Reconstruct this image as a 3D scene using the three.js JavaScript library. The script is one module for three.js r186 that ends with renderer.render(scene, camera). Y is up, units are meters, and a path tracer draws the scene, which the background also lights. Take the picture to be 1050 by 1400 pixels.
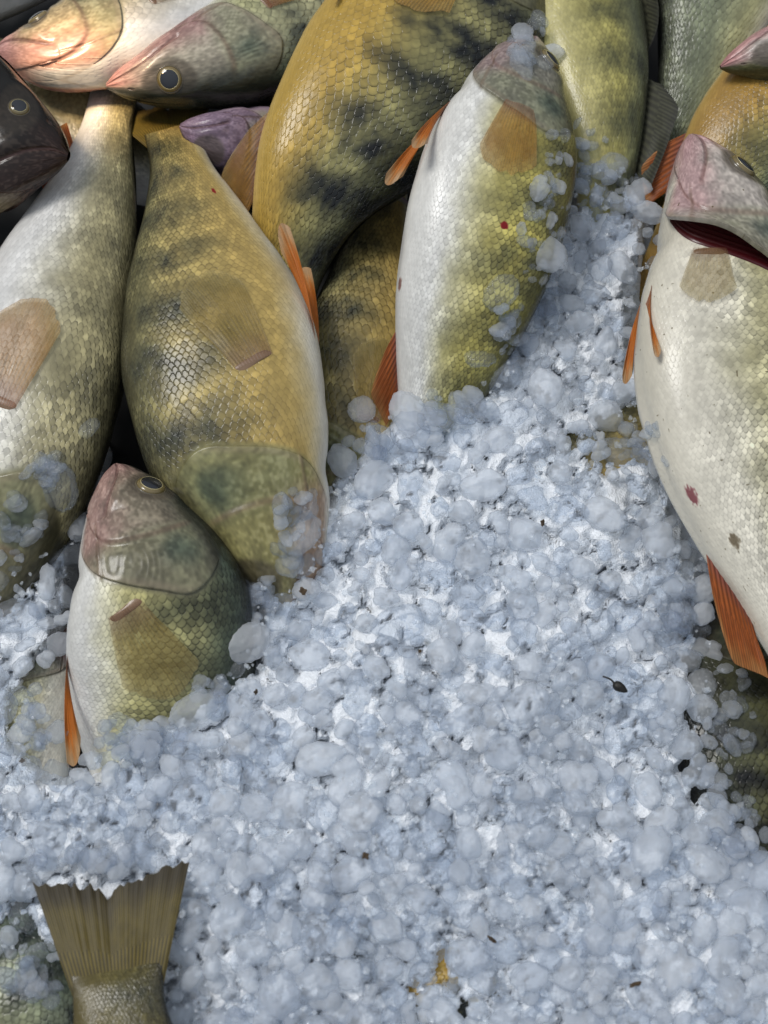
import * as THREE from 'three';
import { mergeGeometries, mergeVertices } from 'three/addons/utils/BufferGeometryUtils.js';

// ------------------------------------------------------------------ camera, sky, sun, exposure
const scene = new THREE.Scene();
const PITCH = 70 * Math.PI / 180, DIST = 0.5, FOV = 45;
const camera = new THREE.PerspectiveCamera(FOV, 0.75, 0.02, 20);
camera.position.set(0, DIST * Math.sin(PITCH), DIST * Math.cos(PITCH));
camera.lookAt(0, 0, 0);
camera.focus = 0.5; camera.userData.fStop = 11;
camera.updateMatrixWorld(true);

const SKY_ZENITH = [0.86, 0.945, 1.06], SKY_LEVEL = 0.5;
{
  const w = 64, h = 32, d = new Float32Array(w * h * 4);
  for (let j = 0; j < h; j++) for (let i = 0; i < w; i++) {
    const e = Math.sin(((j + 0.5) / h - 0.5) * Math.PI);           // sine of elevation, row 0 is the bottom
    const b = e > 0 ? (1 + 2 * e) / 3 : 0.10;                      // overcast sky over a dim ground
    const k = (j * w + i) * 4;
    for (let c = 0; c < 3; c++) d[k + c] = b * SKY_LEVEL * SKY_ZENITH[c];
    d[k + 3] = 1;
  }
  const t = new THREE.DataTexture(d, w, h, THREE.RGBAFormat, THREE.FloatType);
  t.mapping = THREE.EquirectangularReflectionMapping; t.magFilter = t.minFilter = THREE.LinearFilter; t.needsUpdate = true;
  scene.background = t; scene.environment = t;
}
const sun = new THREE.DirectionalLight(new THREE.Color(1, 0.98, 0.95), 1.5);
sun.position.set(-0.75, 1.45, -0.4); sun.castShadow = true; sun.shadow.radius = 40;
Object.assign(sun.shadow.camera, { left: -0.4, right: 0.4, top: 0.4, bottom: -0.4, near: 0.1, far: 4 });
scene.add(sun, sun.target);

const renderer = new THREE.WebGLRenderer();
renderer.toneMapping = THREE.LinearToneMapping; renderer.toneMappingExposure = 1.22;
renderer.shadowMap.enabled = true;

// ------------------------------------------------------------------ helpers
function rng(seed) { let a = seed >>> 0; return () => { a = (a + 0x6D2B79F5) | 0; let t = Math.imul(a ^ (a >>> 15), 1 | a); t = (t + Math.imul(t ^ (t >>> 7), 61 | t)) ^ t; return ((t ^ (t >>> 14)) >>> 0) / 4294967296; }; }
const clamp = (x, a = 0, b = 1) => Math.min(b, Math.max(a, x));
const sst = (a, b, x) => { const t = clamp((x - a) / (b - a)); return t * t * (3 - 2 * t); };
const lerp = (a, b, t) => a + (b - a) * t;
const mix3 = (a, b, t) => [a[0] + (b[0] - a[0]) * t, a[1] + (b[1] - a[1]) * t, a[2] + (b[2] - a[2]) * t];
const h3 = (x, y, z) => { let n = Math.imul(x, 374761393) ^ Math.imul(y, 668265263) ^ Math.imul(z, 1274126177); n = Math.imul(n ^ (n >>> 13), 1274126177); return ((n ^ (n >>> 16)) >>> 0) / 4294967296; };
function noise(x, y, z = 0) {                                           // value noise, -1 to 1
  const xi = Math.floor(x), yi = Math.floor(y), zi = Math.floor(z);
  let u = x - xi, v = y - yi, w = z - zi; u = u * u * (3 - 2 * u); v = v * v * (3 - 2 * v); w = w * w * (3 - 2 * w);
  const l = (a, b, t) => a + (b - a) * t;
  return 2 * l(l(l(h3(xi, yi, zi), h3(xi + 1, yi, zi), u), l(h3(xi, yi + 1, zi), h3(xi + 1, yi + 1, zi), u), v),
    l(l(h3(xi, yi, zi + 1), h3(xi + 1, yi, zi + 1), u), l(h3(xi, yi + 1, zi + 1), h3(xi + 1, yi + 1, zi + 1), u), v), w) - 1;
}
function noise2(x, y, sd) {                                             // the same in two dimensions, for skins
  const xi = Math.floor(x), yi = Math.floor(y), z = Math.floor(sd * 10);
  let u = x - xi, v = y - yi; u = u * u * (3 - 2 * u); v = v * v * (3 - 2 * v);
  const a = h3(xi, yi, z), b = h3(xi + 1, yi, z), c = h3(xi, yi + 1, z), d = h3(xi + 1, yi + 1, z);
  return 2 * (a + (b - a) * u + (c + (d - c) * u - a - (b - a) * u) * v) - 1;
}
const fbm2 = (x, y, sd) => 0.5 * noise2(x, y, sd) + 0.25 * noise2(x * 2.1 + 5.3, y * 2.1, sd + 1) + 0.125 * noise2(x * 4.4, y * 4.4 + 3.7, sd + 2);
const fbm = (x, y, z, o = 3) => { let s = 0, a = 0.5; for (let i = 0; i < o; i++) { s += a * noise(x, y, z); x *= 2.1; y *= 2.1; z *= 2.1; a *= 0.5; } return s; };
function curve1(list) {                                                // smooth interpolation through [x, y] pairs
  const n = list.length;
  return (x) => {
    if (x <= list[0][0]) return list[0][1];
    if (x >= list[n - 1][0]) return list[n - 1][1];
    let i = 0; while (list[i + 1][0] < x) i++;
    const [x0, y0] = list[i], [x1, y1] = list[i + 1], h = x1 - x0, t = (x - x0) / h;
    const m0 = i > 0 ? (y1 - list[i - 1][1]) / (x1 - list[i - 1][0]) : (y1 - y0) / h;
    const m1 = i < n - 2 ? (list[i + 2][1] - y0) / (list[i + 2][0] - x0) : (y1 - y0) / h;
    const t2 = t * t, t3 = t2 * t;
    return (2 * t3 - 3 * t2 + 1) * y0 + (t3 - 2 * t2 + t) * h * m0 + (-2 * t3 + 3 * t2) * y1 + (t3 - t2) * h * m1;
  };
}
// plan of the heap: a spot read off the photograph (1050 x 1400) becomes a place in metres at a given height
const PX = 2 * DIST * Math.tan(FOV * Math.PI / 360) / 1400;             // metres per photo pixel in mid-picture
function at(px, py, y) {
  const dir = new THREE.Vector3((px - 525) * PX / DIST, (700 - py) * PX / DIST, -1).transformDirection(camera.matrixWorld);
  return camera.position.clone().addScaledVector(dir, (y - camera.position.y) / dir.y);
}
const taken = new Map();
function numbered(n) { const k = taken.get(n) ?? 0; taken.set(n, k + 1); return k ? `${n}_${String(k).padStart(3, '0')}` : n; }
function put(o, name, label, category, group, kind) {
  o.name = numbered(name);
  if (label) o.userData.label = label;
  if (category) o.userData.category = category;
  if (group) o.userData.group = group;
  if (kind) o.userData.kind = kind;
  scene.add(o); return o;
}
function part(geo, mat, name, parent) { const m = new THREE.Mesh(geo, mat); m.name = name; m.castShadow = m.receiveShadow = true; parent.add(m); return m; }
function tex(w, h, fn, srgb) {
  const d = new Uint8Array(w * h * 4), o = [0, 0, 0, 255];
  for (let j = 0; j < h; j++) for (let i = 0; i < w; i++) {
    o[3] = 255; fn((i + 0.5) / w, (j + 0.5) / h, o);
    const k = (j * w + i) * 4; for (let c = 0; c < 4; c++) d[k + c] = clamp(o[c], 0, 255);
  }
  const t = new THREE.DataTexture(d, w, h); t.magFilter = THREE.LinearFilter; t.minFilter = THREE.LinearMipmapLinearFilter; t.generateMipmaps = true;
  t.wrapS = t.wrapT = THREE.RepeatWrapping; if (srgb) t.colorSpace = THREE.SRGBColorSpace; t.needsUpdate = true; return t;
}
function gridGeo(nu, nv, fn, closed) {                                   // fn(i, j) -> [x,y,z,u,v]; normals from the shape
  const p = [], uv = [], idx = [];
  for (let i = 0; i <= nu; i++) for (let j = 0; j <= nv; j++) { const a = fn(i, j); p.push(a[0], a[1], a[2]); uv.push(a[3], a[4]); }
  for (let i = 0; i < nu; i++) for (let j = 0; j < nv; j++) { const a = i * (nv + 1) + j, b = a + 1, c = a + nv + 1, d = c + 1; idx.push(a, b, c, b, d, c); }
  const g = new THREE.BufferGeometry();
  g.setAttribute('position', new THREE.Float32BufferAttribute(p, 3)); g.setAttribute('uv', new THREE.Float32BufferAttribute(uv, 2));
  g.setIndex(idx); g.computeVertexNormals();
  if (closed) {
    const n = g.attributes.normal;
    for (let i = 0; i <= nu; i++) {
      const a = i * (nv + 1), b = a + nv, v = new THREE.Vector3(n.getX(a) + n.getX(b), n.getY(a) + n.getY(b), n.getZ(a) + n.getZ(b)).normalize();
      n.setXYZ(a, v.x, v.y, v.z); n.setXYZ(b, v.x, v.y, v.z);
    }
  }
  return g;
}

// ------------------------------------------------------------------ the floor under the heap
{
  const g = new THREE.PlaneGeometry(1.6, 1.6, 160, 160).rotateX(-Math.PI / 2), p = g.attributes.position;
  for (let i = 0; i < p.count; i++) p.setY(i, -0.062 + 0.006 * fbm(p.getX(i) * 60, p.getZ(i) * 60, 3, 3));
  g.computeVertexNormals();
  const t = tex(256, 256, (u, v, o) => { const n = fbm(u * 24, v * 24, 1, 3); o[0] = 26 + 12 * n; o[1] = 26 + 12 * n; o[2] = 26 + 12 * n; }, true); t.repeat.set(5, 5);
  const m = new THREE.Mesh(g, new THREE.MeshStandardMaterial({ map: t, roughness: 0.6 }));
  m.receiveShadow = m.castShadow = true;
  put(m, 'ground', 'dark floor beneath the heap of fish and ice', 'floor', null, 'structure');
}

// ------------------------------------------------------------------ fish
const TOP = curve1([[0, 0.006], [0.02, 0.024], [0.05, 0.042], [0.1, 0.066], [0.16, 0.092], [0.22, 0.118], [0.3, 0.143], [0.4, 0.150], [0.5, 0.144], [0.6, 0.126], [0.7, 0.100], [0.8, 0.071], [0.9, 0.050], [1, 0.047]]);
const BOT = curve1([[0, 0.006], [0.02, 0.026], [0.05, 0.046], [0.1, 0.072], [0.16, 0.096], [0.22, 0.116], [0.3, 0.138], [0.4, 0.150], [0.5, 0.148], [0.6, 0.132], [0.7, 0.102], [0.8, 0.070], [0.9, 0.050], [1, 0.047]]);
const WID = curve1([[0, 0.006], [0.02, 0.022], [0.05, 0.036], [0.1, 0.054], [0.16, 0.068], [0.22, 0.079], [0.3, 0.088], [0.4, 0.090], [0.5, 0.086], [0.6, 0.074], [0.7, 0.057], [0.8, 0.040], [0.9, 0.026], [0.97, 0.013], [1, 0.001]]);
const HL = 0.29;                                                         // head length
const opEdge = curve1([[0, 0.74], [0.12, 0.80], [0.25, 0.93], [0.36, 1.02], [0.42, 1.03], [0.5, 0.99], [0.62, 0.93], [0.75, 0.84], [0.88, 0.68], [1, 0.5]]);  // rear edge of the gill cover, in head lengths
const preEdge = curve1([[0, 0.6], [0.2, 0.66], [0.4, 0.70], [0.55, 0.70], [0.68, 0.66], [0.78, 0.54], [0.86, 0.38], [1, 0.2]]);
const mouthQ = curve1([[0, 0.5], [0.1, 0.52], [0.25, 0.585], [0.4, 0.655], [0.46, 0.68]]);
const EYE = { a: 0.36, q: 0.335, r: 0.032 };

// palettes are the skin's own colours (sRGB)
const PAL = {
  gold:  { back: [62, 62, 44], up: [118, 112, 72], mid: [168, 148, 84], low: [205, 165, 74], belly: [214, 186, 122], bar: [44, 50, 46], bars: 0.85, white: 0.93, edge: 0.55, cheek: [150, 140, 110], jaw: [178, 140, 134] },
  olive: { back: [78, 74, 52], up: [128, 122, 86], mid: [158, 142, 92], low: [190, 164, 100], belly: [212, 206, 192], bar: [78, 80, 66], bars: 0.55, white: 0.84, edge: 0.42, cheek: [164, 156, 104], jaw: [196, 158, 140] },
  lemon: { back: [70, 70, 50], up: [134, 128, 76], mid: [186, 174, 98], low: [212, 202, 140], belly: [214, 212, 206], bar: [72, 76, 58], bars: 0.5, white: 0.62, edge: 0.42, cheek: [146, 142, 128], jaw: [176, 150, 150] },
  pale:  { back: [104, 104, 72], up: [166, 160, 108], mid: [200, 192, 148], low: [214, 208, 186], belly: [210, 204, 188], bar: [140, 138, 112], bars: 0.25, white: 0.60, edge: 0.22, cheek: [200, 190, 180], jaw: [206, 166, 166] },
  sand:  { back: [84, 80, 60], up: [140, 132, 98], mid: [178, 168, 128], low: [212, 206, 184], belly: [214, 212, 208], bar: [104, 100, 76], bars: 0.35, white: 0.66, edge: 0.30, cheek: [150, 142, 110], jaw: [180, 150, 140] },
  grey:  { back: [52, 56, 50], up: [92, 100, 86], mid: [138, 144, 118], low: [178, 176, 134], belly: [222, 218, 206], bar: [48, 54, 52], bars: 0.6, white: 0.8, edge: 0.55, cheek: [142, 138, 122], jaw: [178, 138, 138] },
  dark:  { back: [24, 22, 20], up: [44, 42, 34], mid: [66, 62, 46], low: [98, 88, 60], belly: [140, 126, 100], bar: [28, 28, 26], bars: 0.6, white: 0.9, edge: 0.5, cheek: [38, 31, 26], jaw: [62, 44, 38] },
};

function skinTextures(spec, W, H) {
  const P = { ...PAL[spec.pal], ...(spec.tint || {}) }, sd = spec.seed * 17.3, Na = Math.round((spec.rows || 62) * 1.3), Nb = Math.round((spec.cols || 27) * 1.12);
  for (const k of ['back', 'up', 'mid', 'low', 'bar', 'cheek', 'jaw']) { const v = P[k], g = (v[0] + v[1] + v[2]) / 3, d = k === 'jaw' || k === 'cheek' ? 0.86 : k === 'back' || k === 'bar' ? 0.58 : 0.86; P[k] = v.map((x) => lerp(x, g, -0.07) * d); }
  const color = new Uint8Array(W * H * 4), bump = new Uint8Array(W * H * 4);
  const marks = spec.marks || [];
  for (let j = 0; j < H; j++) { const q = (j + 0.5) / H, edgeA = opEdge(q), pre = preEdge(q); for (let i = 0; i < W; i++) {
    const s = (i + 0.5) / W, a = s / HL;
    const wob = fbm2(s * 9, q * 5, sd), fine = noise2(s * 170, q * 75, sd + 9), mott = fbm2(s * 34, q * 16, sd + 4);
    // flank colours from back to belly
    const qq = q + 0.07 * wob + 0.02 * mott - (spec.bellyUp || 0);
    let c = mix3(P.back, P.up, sst(0.02, 0.24, qq)); c = mix3(c, P.mid, sst(0.2, 0.46, qq)); c = mix3(c, P.low, sst(0.42, 0.68, qq)); c = mix3(c, P.belly, sst(P.white - 0.14, P.white + 0.12, qq));
    // dark bars from the back
    let bar = 0;
    {
      const ss = s + 0.05 * wob * (0.4 + q), k = clamp(Math.round((ss - 0.33) / 0.1), 0, 6), d = Math.abs(ss - 0.33 - 0.1 * k), wd = 0.042 * (1.15 - q * 0.9);
      bar = (1 - sst(wd * 0.1, wd * 1.5, d)) * (1 - sst(0.42, 0.72, qq + 0.06 * mott));
    }
    c = mix3(c, P.bar, clamp(bar * P.bars * (0.9 + 1.4 * mott + 0.5 * wob)));
    // scales: rows that overlap backwards
    const onBody = sst(edgeA - 0.02, edgeA + 0.04, a);
    let hgt = 0.5, rim = 0, sh = 0;
    {
      const x = s * Na + 0.9 * noise2(s * 8, q * 5, sd + 6) + 0.2 * noise2(s * 60, q * 26, sd + 8), y = q * Nb + 0.7 * noise2(s * 9, q * 4, sd + 5) + 0.2 * noise2(s * 50, q * 22, sd);
      const r = 0.86; let best = 1e9, bi = 0, bj = 0, bd = 0, bx = 0;
      const i0 = Math.floor(x) - 2;
      for (let ii = i0; ii <= i0 + 3; ii++) {
        const off = (ii & 1) ? 0.5 : 0, j0 = Math.round(y - off);
        for (let jj = j0 - 1; jj <= j0 + 1; jj++) {
          const dx = (x - ii - 0.28) / 1.18, dy = (y - jj - off) / 0.68, dd = dx > 0 ? Math.pow(dx * dx, 0.85) + Math.pow(dy * dy, 0.85) : dx * dx * 0.5 + Math.pow(dy * dy, 0.85);
          if (dd < r && ii < best) { best = ii; bi = ii; bj = jj; bd = dd / r; bx = dx; }
        }
      }
      if (best < 1e9) { const rnd = h3(bi, bj, spec.seed); hgt = 0.34 + 0.40 * clamp(bx * 0.5 + 0.5) + 0.16 * (rnd - 0.5) - 0.30 * sst(0.8, 1, bd); rim = sst(0.4, 1.15, bd); sh = rnd - 0.5; }
      else { hgt = 0.1; rim = 1; }
    }
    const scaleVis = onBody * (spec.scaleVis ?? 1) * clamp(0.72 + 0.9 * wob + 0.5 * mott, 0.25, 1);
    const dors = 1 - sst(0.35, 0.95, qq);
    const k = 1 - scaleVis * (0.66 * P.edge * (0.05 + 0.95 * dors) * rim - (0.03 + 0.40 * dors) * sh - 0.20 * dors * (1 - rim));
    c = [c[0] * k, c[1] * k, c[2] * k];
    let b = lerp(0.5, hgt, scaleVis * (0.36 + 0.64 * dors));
    // the head
    if (a < 1.12) {
      const hd = 1 - onBody;
      let hc = mix3(mix3(P.back, P.up, 0.3), P.cheek, sst(0.14, 0.42, q + 0.05 * wob));
      hc = mix3(hc, mix3(P.cheek, P.jaw, 0.75), sst(0.5, 0.72, q + 0.06 * mott) * (1 - sst(0.62, 0.8, a)));
      hc = mix3(hc, P.jaw, (1 - sst(0.04, 0.34, a + 0.08 * wob)) * sst(0.18, 0.4, q));
      hc = mix3(hc, P.belly, sst(0.84, 0.95, q + 0.03 * wob) * sst(0.2, 0.45, a));
      const op = sst(0.62, 0.72, a) * (1 - sst(0.62, 0.8, q)) * sst(0.2, 0.34, q);
      hc = mix3(hc, [110, 114, 84], op * (0.4 + 0.25 * mott)); hc = mix3(hc, [52, 66, 58], op * (1 - sst(0.01, 0.11, Math.hypot((a - 0.82) * 0.75, (q - 0.40 + 0.08 * wob) * 0.8) + 0.04 * mott)) * 0.6);
      hc = mix3(hc, [214, 206, 190], sst(-0.1, 0.6, fine + mott) * sst(0.36, 0.5, q) * 0.10 * (1 - sst(0.85, 1, a)));
      const fleck = noise2(s * 260, q * 105, sd + 21), sp = 1 + 0.05 * fine + 0.08 * mott + 0.05 * fleck; hc = [hc[0] * sp, hc[1] * sp, hc[2] * sp];
      c = mix3(c, hc, hd);
      let hb = 0.5 + 0.06 * mott + 0.02 * fine;
      hb += 0.24 * (1 - sst(-0.02, 0.03, a - pre)) * sst(0.2, 0.3, q);                  // cheek stands over the gill cover
      const pe = Math.abs(a - pre); const pl = (1 - sst(0.0, 0.03, pe)) * sst(0.24, 0.34, q); hc = mix3(c, [104, 70, 62], pl * 0.3 * hd); c = hc;
      const mq = a < 0.5 ? mouthQ(a) : 0.68; if (a < 0.5) { const m = Math.abs(q - mq); const line = (1 - sst(0.004, 0.026, m)) * (1 - sst(0.44, 0.5, a)); hb -= 0.35 * line; c = mix3(c, [96, 66, 62], line * 0.5); hb += 0.18 * sst(0.0, 0.1, q - mq) * (1 - sst(0.1, 0.16, q - mq)); }
      const m2 = Math.abs(q - mq + 0.12 - 0.1 * a); hb += 0.16 * (1 - sst(0.0, 0.06, m2)) * (1 - sst(0.42, 0.5, a));   // upper jaw bone
      const br = Math.abs(Math.sin((q - 0.3 * a) * 62)); if (q > 0.84 && a > 0.3 && a < 0.8) hb -= 0.2 * (1 - sst(0, 0.25, br));
      hb += 0.10 * Math.sin((q * 90 + 14 * noise2(a * 6, q * 9, sd + 40)) * (0.6 + 0.4 * a)) * sst(0.7, 0.8, a) * sst(0.25, 0.4, q) * 0.6; const so = Math.abs(q - 0.47 - 0.1 * Math.sin(a * 5)); hb += 0.14 * (1 - sst(0, 0.05, so)) * sst(0.2, 0.3, a) * (1 - sst(0.55, 0.65, a)); const io = Math.abs(q - 0.78 + 0.06 * a); hb -= 0.3 * (1 - sst(0.0, 0.018, io)) * sst(0.45, 0.55, a); c = mix3(c, [110, 88, 72], 0.4 * (1 - sst(0.0, 0.018, io)) * sst(0.45, 0.55, a) * hd);
      const no = Math.hypot((a - 0.17) * HL / 0.29, (q - 0.26) * 0.9); hb -= 0.4 * (1 - sst(0.01, 0.028, no)); c = mix3(c, [70, 54, 52], (1 - sst(0.01, 0.03, no)) * 0.7);
      const re = Math.hypot((a - EYE.a) * HL, (q - EYE.q) * 0.21); c = mix3(c, [70, 62, 52], (1 - sst(EYE.r * 1.0, EYE.r * 1.35, re)) * 0.6);
      b = lerp(b, hb, hd);
      // rear rim of the gill cover: pale skin
      const rimw = (1 - sst(0.0, 0.035, Math.abs(a - edgeA + 0.02))) * sst(0.3, 0.45, q); c = mix3(c, [150, 132, 112], rimw * 0.3);
    } else { b += 0.05 * fine * dors; }
    const sp = 1 + (0.02 + 0.07 * dors) * fine + (0.03 + 0.12 * dors) * mott; c = [c[0] * sp, c[1] * sp, c[2] * sp];
    // tail root darker skin
    for (const [ms, mq, mr, col, st] of marks) {
      const d = Math.hypot((s - ms), (q - mq) * 0.42) / mr + 0.35 * noise(s * 260, q * 110, sd + 3);
      if (d < 1.3) c = mix3(c, col, (1 - sst(0.6, 1.15, d)) * st);
    }
    if (spec.specks) { const d = noise2(s * 130, q * 55, sd + 31) ; if (d > 0.93) c = mix3(c, [84, 72, 48], sst(0.93, 0.97, d) * 0.9); }
    const o = (j * W + i) * 4;
    color[o] = clamp(c[0], 0, 255); color[o + 1] = clamp(c[1], 0, 255); color[o + 2] = clamp(c[2], 0, 255); color[o + 3] = 255;
    bump[o] = bump[o + 1] = bump[o + 2] = clamp(b) * 255; bump[o + 3] = 255;
  } }
  const mk = (d, srgb) => { const t = new THREE.DataTexture(d, W, H); t.magFilter = THREE.LinearFilter; t.minFilter = THREE.LinearFilter; t.wrapS = t.wrapT = THREE.ClampToEdgeWrapping; if (srgb) t.colorSpace = THREE.SRGBColorSpace; t.needsUpdate = true; return t; };
  return [mk(color, true), mk(bump, false)];
}

// fin skins: u across the rays, v from root to tip
function finTex(root, mid, tip, n, dark) {
  return tex(256, 128, (u, v, o) => {
    let c = mix3(mix3(root, mid, sst(0.02, 0.35, v)), tip, sst(0.7, 1, v + 0.1 * noise(u * 9, v * 3, 4)));
    const fork = v > 0.45 ? 2 : 1, ray = Math.abs(((u * n * fork) % 1) - 0.5) * 2;
    const k = 1 - dark * (1 - sst(0.2, 0.8, ray)) + 0.10 * fbm(u * 20, v * 14, 2, 3);
    for (let i = 0; i < 3; i++) o[i] = c[i] * k;
  }, true);
}
const finMat = (t, tr) => new THREE.MeshPhysicalMaterial({ map: t, roughness: 0.5, transmission: tr, thickness: 0, ior: 1.35 });
const webMat = (t, opacity) => new THREE.MeshPhysicalMaterial({ map: t, roughness: 0.35, transparent: true, opacity });   // thin wet web that lets the flank show
const FIN = {
  orange: finMat(finTex([196, 140, 110], [226, 128, 40], [230, 186, 136], 9, 0.3), 0.3),
  rust: finMat(finTex([150, 84, 70], [176, 92, 36], [190, 128, 70], 10, 0.25), 0.3),
  ochre: webMat(finTex([150, 112, 84], [176, 150, 78], [186, 166, 104], 14, 0.22), 0.24),
  amber: webMat(finTex([168, 112, 76], [196, 142, 58], [196, 156, 84], 14, 0.22), 0.32),
  olive: finMat(finTex([96, 84, 36], [104, 90, 36], [62, 52, 26], 30, 0.4), 0.06),
  grey: finMat(finTex([70, 70, 54], [76, 76, 58], [62, 62, 50], 13, 0.3), 0.25),
};
const pupilMat = new THREE.MeshPhysicalMaterial({ color: new THREE.Color(0.008, 0.009, 0.014), roughness: 0.12, clearcoat: 1, clearcoatRoughness: 0.03 });
const irisMat = new THREE.MeshPhysicalMaterial({ color: '#75653c', roughness: 0.25, clearcoat: 1, clearcoatRoughness: 0.05 });
const ringMat = new THREE.MeshPhysicalMaterial({ color: '#c9bb8a', roughness: 0.25, metalness: 0.2, clearcoat: 1, clearcoatRoughness: 0.05 });
const rimMat = new THREE.MeshPhysicalMaterial({ color: '#5d5443', roughness: 0.3, clearcoat: 0.6, clearcoatRoughness: 0.1 });
const gillMat = new THREE.MeshPhysicalMaterial({ color: '#4a0a12', roughness: 0.4, clearcoat: 0.5, clearcoatRoughness: 0.2 });
const fleshMat = new THREE.MeshPhysicalMaterial({ color: '#86694f', roughness: 0.4, clearcoat: 0.4, clearcoatRoughness: 0.2 });

// a fin: rays from a root line, fanned out, with a little thickness and raised rays
function finGeo(rootAt, dirAt, lenAt, nRays, { thick = 0.0007, ridge = 0.00025, bend = null, side }) {
  const NU = nRays * 4, NV = 14, sheet = (sgn) => gridGeo(NU, NV, (i, j) => {
    const u = i / NU, v = j / NV, r = rootAt(u), d = dirAt(u), l = lenAt(u);
    const th = (thick * (1 - 0.75 * v) * Math.pow(Math.sin(Math.PI * clamp(u, 0.004, 0.996)), 0.25) * 0.5 + ridge * (0.5 + 0.5 * Math.cos(u * nRays * 2 * Math.PI)) * (1 - 0.5 * v)) * (j === NV || i === 0 || i === NU ? 0.02 : 1);
    const p = r.clone().addScaledVector(d, l * v).addScaledVector(side, sgn * th);
    if (bend) p.addScaledVector(bend, v * v * l).addScaledVector(side, 0.0012 * noise(u * 5, v * 3, nRays + 7) * v);
    else p.addScaledVector(side, 0.0010 * noise(u * 5, v * 3, nRays) * v);
    return [p.x, p.y, p.z, u, v];
  });
  const a = sheet(1), b = sheet(-1); const ix = b.index.array; for (let i = 0; i < ix.length; i += 3) { const t = ix[i]; ix[i] = ix[i + 1]; ix[i + 1] = t; } b.computeVertexNormals();
  return mergeGeometries([a, b]);
}

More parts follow.
